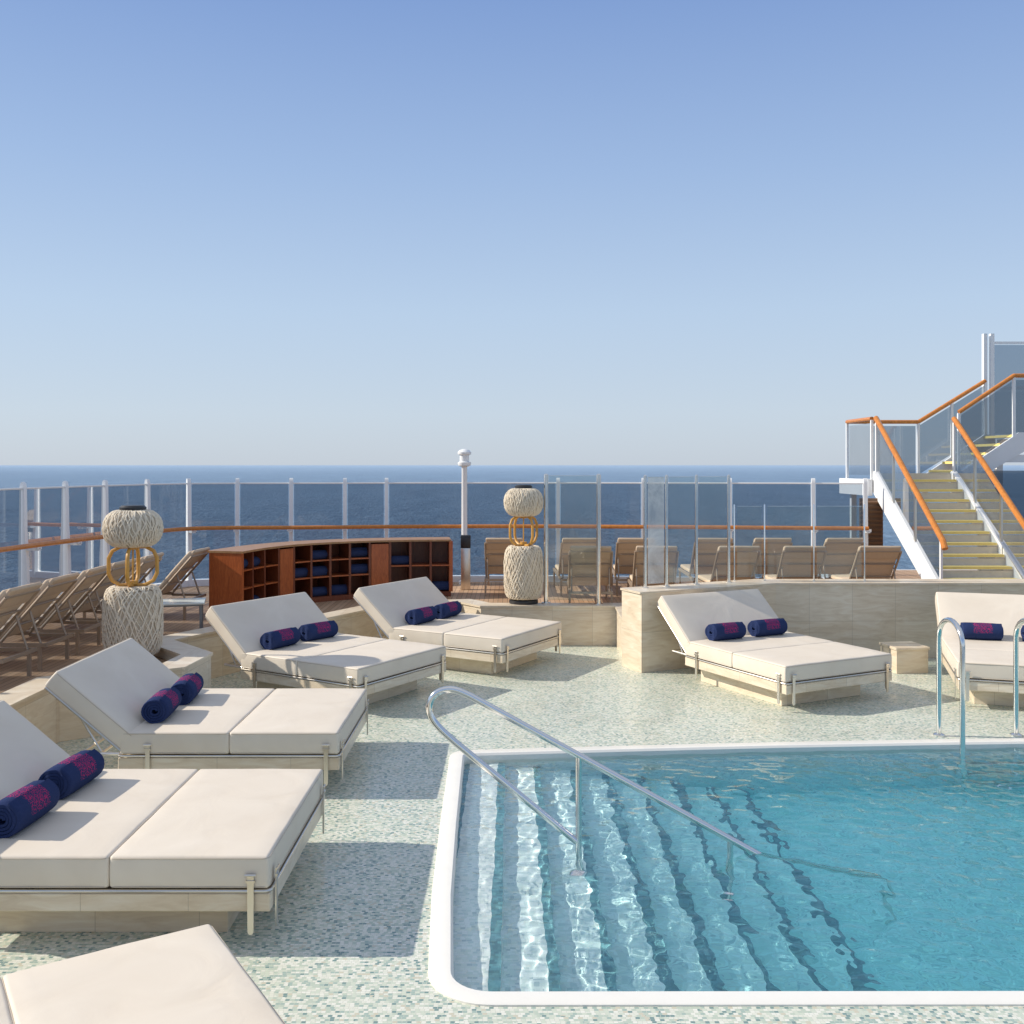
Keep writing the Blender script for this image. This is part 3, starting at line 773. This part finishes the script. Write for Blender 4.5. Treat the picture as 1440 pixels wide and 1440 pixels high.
# landing
YB = 19.6
MB().box(((6.58+8.2)/2, (Y1+YB)/2+.15, Z1-.08), (8.2-6.58, YB-Y1+.12, .16)).build('landing', M['white'], S, smooth=False)
MB().box((6.55, (Y1+YB)/2+.1, Z1-.14), (.08, YB-Y1+.2, .30)).build('landing_beam', M['white'], S, smooth=False)
def guard(p0, p1, z0, z1, nposts=2, hgt=1.1, gm='stair_glass', skip=False):
    a = Vector((p0[0], p0[1], z0)); c = Vector((p1[0], p1[1], z1))
    for k in range(1 if skip else 0, nposts):
        q = a.lerp(c, k/(nposts-1)); MB().box((q.x, q.y, q.z+hgt/2), (.045, .045, hgt)).build('baluster', M['white'], S, smooth=False)
    MB().tube([a+Vector((0, 0, hgt+.02)), c+Vector((0, 0, hgt+.02))], .040, 10).build('handrail', M['handrail'], S)
    for k in range(nposts-1):
        q = a.lerp(c, (k+.04)/(nposts-1)); r = a.lerp(c, (k+.96)/(nposts-1))
        MB().quad((q.x, q.y, q.z+.08), (r.x, r.y, r.z+.08), (r.x, r.y, r.z+hgt-.06), (q.x, q.y, q.z+hgt-.06)).build('glass_panel', M[gm], S, smooth=False)
guard((6.60, Y1+.06), (6.60, YB), Z1, Z1, 2)
guard((6.60, YB), (8.0, YB), Z1, Z1, 2, skip=True)
guard((8.0, YB), (9.32, YB), Z1, 3.14, 3, skip=True)
guard((8.19, Y1+.05), (9.2, Y1+.05), Z1+.12, 3.12, 2)
guard((9.2, Y1+.05), (12, Y1+.05), 3.12, 3.12, 4, skip=True)
for k in range(5):
    x = 8.2+.27*k; z = Z1+.165*(k+1)
    td = MB().box((x+.13, (Y1+YB)/2+.05, z-.02), (.27, YB-Y1-.15, .035)).build('tread', M['white'], S, smooth=False)
    MB().box((x+.06, (Y1+YB)/2+.05, z-.012), (.16, YB-Y1-.2, .045)).build('nosing', M['yellow'], td, smooth=False)
for y in (Y1+.05, YB): MB().prismy([(8.15, Z1-.2), (9.5, 3.12-.2), (9.5, 3.2), (9.3, 3.2), (8.15, Z1+.1)], y-.03, y+.03).build('stringer', M['white'], S, smooth=False)
for x, y in ((6.70, YB-.05), (8.1, YB-.05)): MB().box((x, y, (D+Z1-.165)/2), (.10, .10, Z1-.165-D)).build('support_post', M['white'], S, smooth=False)
# upper deck
U = empty('upper_deck'); tag(U, 'white upper deck edge with tall glass screen at the head of the staircase', 'upper deck')
MB().box((11.35, 19.2, 3.03), (3.6, 1.75, .15)).build('deck_slab', M['white'], U, smooth=False)
MB().box((11.0, 18.3, 2.72), (4.6, .10, .14)).build('deck_beam', M['white'], U, smooth=False)
MB().box((8.9, 19.1, 2.72), (.10, 1.4, .12)).build('deck_beam', M['white'], U, smooth=False)
for x in (9.36, 9.50, 11.2): MB().box((x, 19.72, 4.15), (.07, .09, 2.1)).build('screen_post', M['white'], U, smooth=False)
MB().box((10.35, 19.72, 5.02), (1.62, .04, .05)).build('screen_rail', M['white'], U, smooth=False)
MB().quad((9.55, 19.72, 3.2), (11.15, 19.72, 3.2), (11.15, 19.72, 4.98), (9.55, 19.72, 4.98)).build('glass_panel', M['stair_glass'], U, smooth=False)
for x in (9.0, 11.5): MB().box((x, 18.42, 1.55), (.11, .11, 2.2)).build('support_post', M['white'], U, smooth=False)
G2 = empty('glass_screen'); tag(G2, 'dark tinted glass screen under the upper deck right of the stairs', 'glass screen')
for k in range(3):
    x = 8.45+.95*k
    MB().box((x, 18.0, 1.5), (.05, .05, 2.1)).build('post', M['grey'], G2, smooth=False)
    MB().quad((x+.03, 18.0, .5), (x+.92, 18.0, .5), (x+.92, 18.0, 2.5), (x+.03, 18.0, 2.5)).build('glass_panel', M['dark_glass'], G2, smooth=False)
LV = empty('louvre_screen'); tag(LV, 'brown slatted louvre screen under the stair landing', 'louvre screen')
MB().box((6.5, 18.02, 1.25), (.42, .03, 1.5)).build('backing', M['louvre'], LV, smooth=False)
b = MB()
for k in range(18): b.box((6.5, 17.99, .56+.08*k), (.40, .03, .04), Matrix.Rotation(R(30), 3, 'X'))
b.build('slats', M['louvre'], LV, smooth=False)

# ------------------------------------------------------------ light
EL = R(32); sd = Vector((-1, .10, 0)).normalized()
sv = Vector((sd.x*math.cos(EL), sd.y*math.cos(EL), math.sin(EL)))
L_ = bpy.data.lights.new('sun', 'SUN'); L_.energy = 5.0; L_.angle = R(.5); L_.color = (1, .93, .82)
so = bpy.data.objects.new('sun', L_); C.objects.link(so); so.rotation_euler = (-sv).to_track_quat('-Z', 'Y').to_euler()
try:
    L_.cycles.is_caustics_light = True
    water.cycles.is_caustics_caster = True
    shell.cycles.is_caustics_receiver = True; steps.cycles.is_caustics_receiver = True
except Exception as e: print('no caustics', e)
wd = bpy.data.worlds.new('World'); scene.world = wd; wd.use_nodes = True; nt = wd.node_tree
bg = nt.nodes['Background']; sky = nt.nodes.new('ShaderNodeTexSky'); sky.sky_type = 'NISHITA'; sky.sun_disc = False
sky.sun_elevation = EL; sky.sun_rotation = math.atan2(sd.x, sd.y) % (2*math.pi); sky.air_density = 1.0; sky.dust_density = .6; sky.ozone_density = 1.6; sky.altitude = 20
# hazy daylight gradient over the Nishita sky; unseen upper sky brightened as added fill
tc = nt.nodes.new('ShaderNodeTexCoord'); sx = nt.nodes.new('ShaderNodeSeparateXYZ'); nt.links.new(tc.outputs['Generated'], sx.inputs[0])
cr = nt.nodes.new('ShaderNodeValToRGB'); nt.links.new(sx.outputs[2], cr.inputs[0]); e = cr.color_ramp
ST = .13
stops = [(0.0, (.56, .635, .73)), (.05, (.57, .67, .79)), (.15, (.50, .64, .83)), (.28, (.36, .51, .78)), (.43, (.225, .36, .68)), (.65, (.42, .50, .66)), (1.0, (.62, .66, .76))]
while len(e.elements) < len(stops): e.elements.new(.5)
for q, (p, c) in zip(e.elements, stops): q.position = p; q.color = (c[0], c[1], c[2], 1)
vm = nt.nodes.new('ShaderNodeVectorMath'); vm.operation = 'SCALE'; vm.inputs['Scale'].default_value = 1/ST; nt.links.new(cr.outputs[0], vm.inputs[0])
mx = nt.nodes.new('ShaderNodeMix'); mx.data_type = 'RGBA'; mx.inputs[0].default_value = .9
nt.links.new(sky.outputs[0], mx.inputs[6]); nt.links.new(vm.outputs[0], mx.inputs[7]); nt.links.new(mx.outputs[2], bg.inputs[0]); bg.inputs[1].default_value = ST

cd = bpy.data.cameras.new('camera'); cam = bpy.data.objects.new('camera', cd); C.objects.link(cam)
cam.location = (0, 0, H); cam.rotation_euler = (R(90), 0, 0); cd.sensor_width = 36; cd.lens = 35; cd.shift_y = -66/1440; cd.clip_end = 200000; cd.clip_start = .05
scene.camera = cam
scene.view_settings.view_transform = 'Standard'; scene.view_settings.look = 'None'; scene.view_settings.exposure = 0
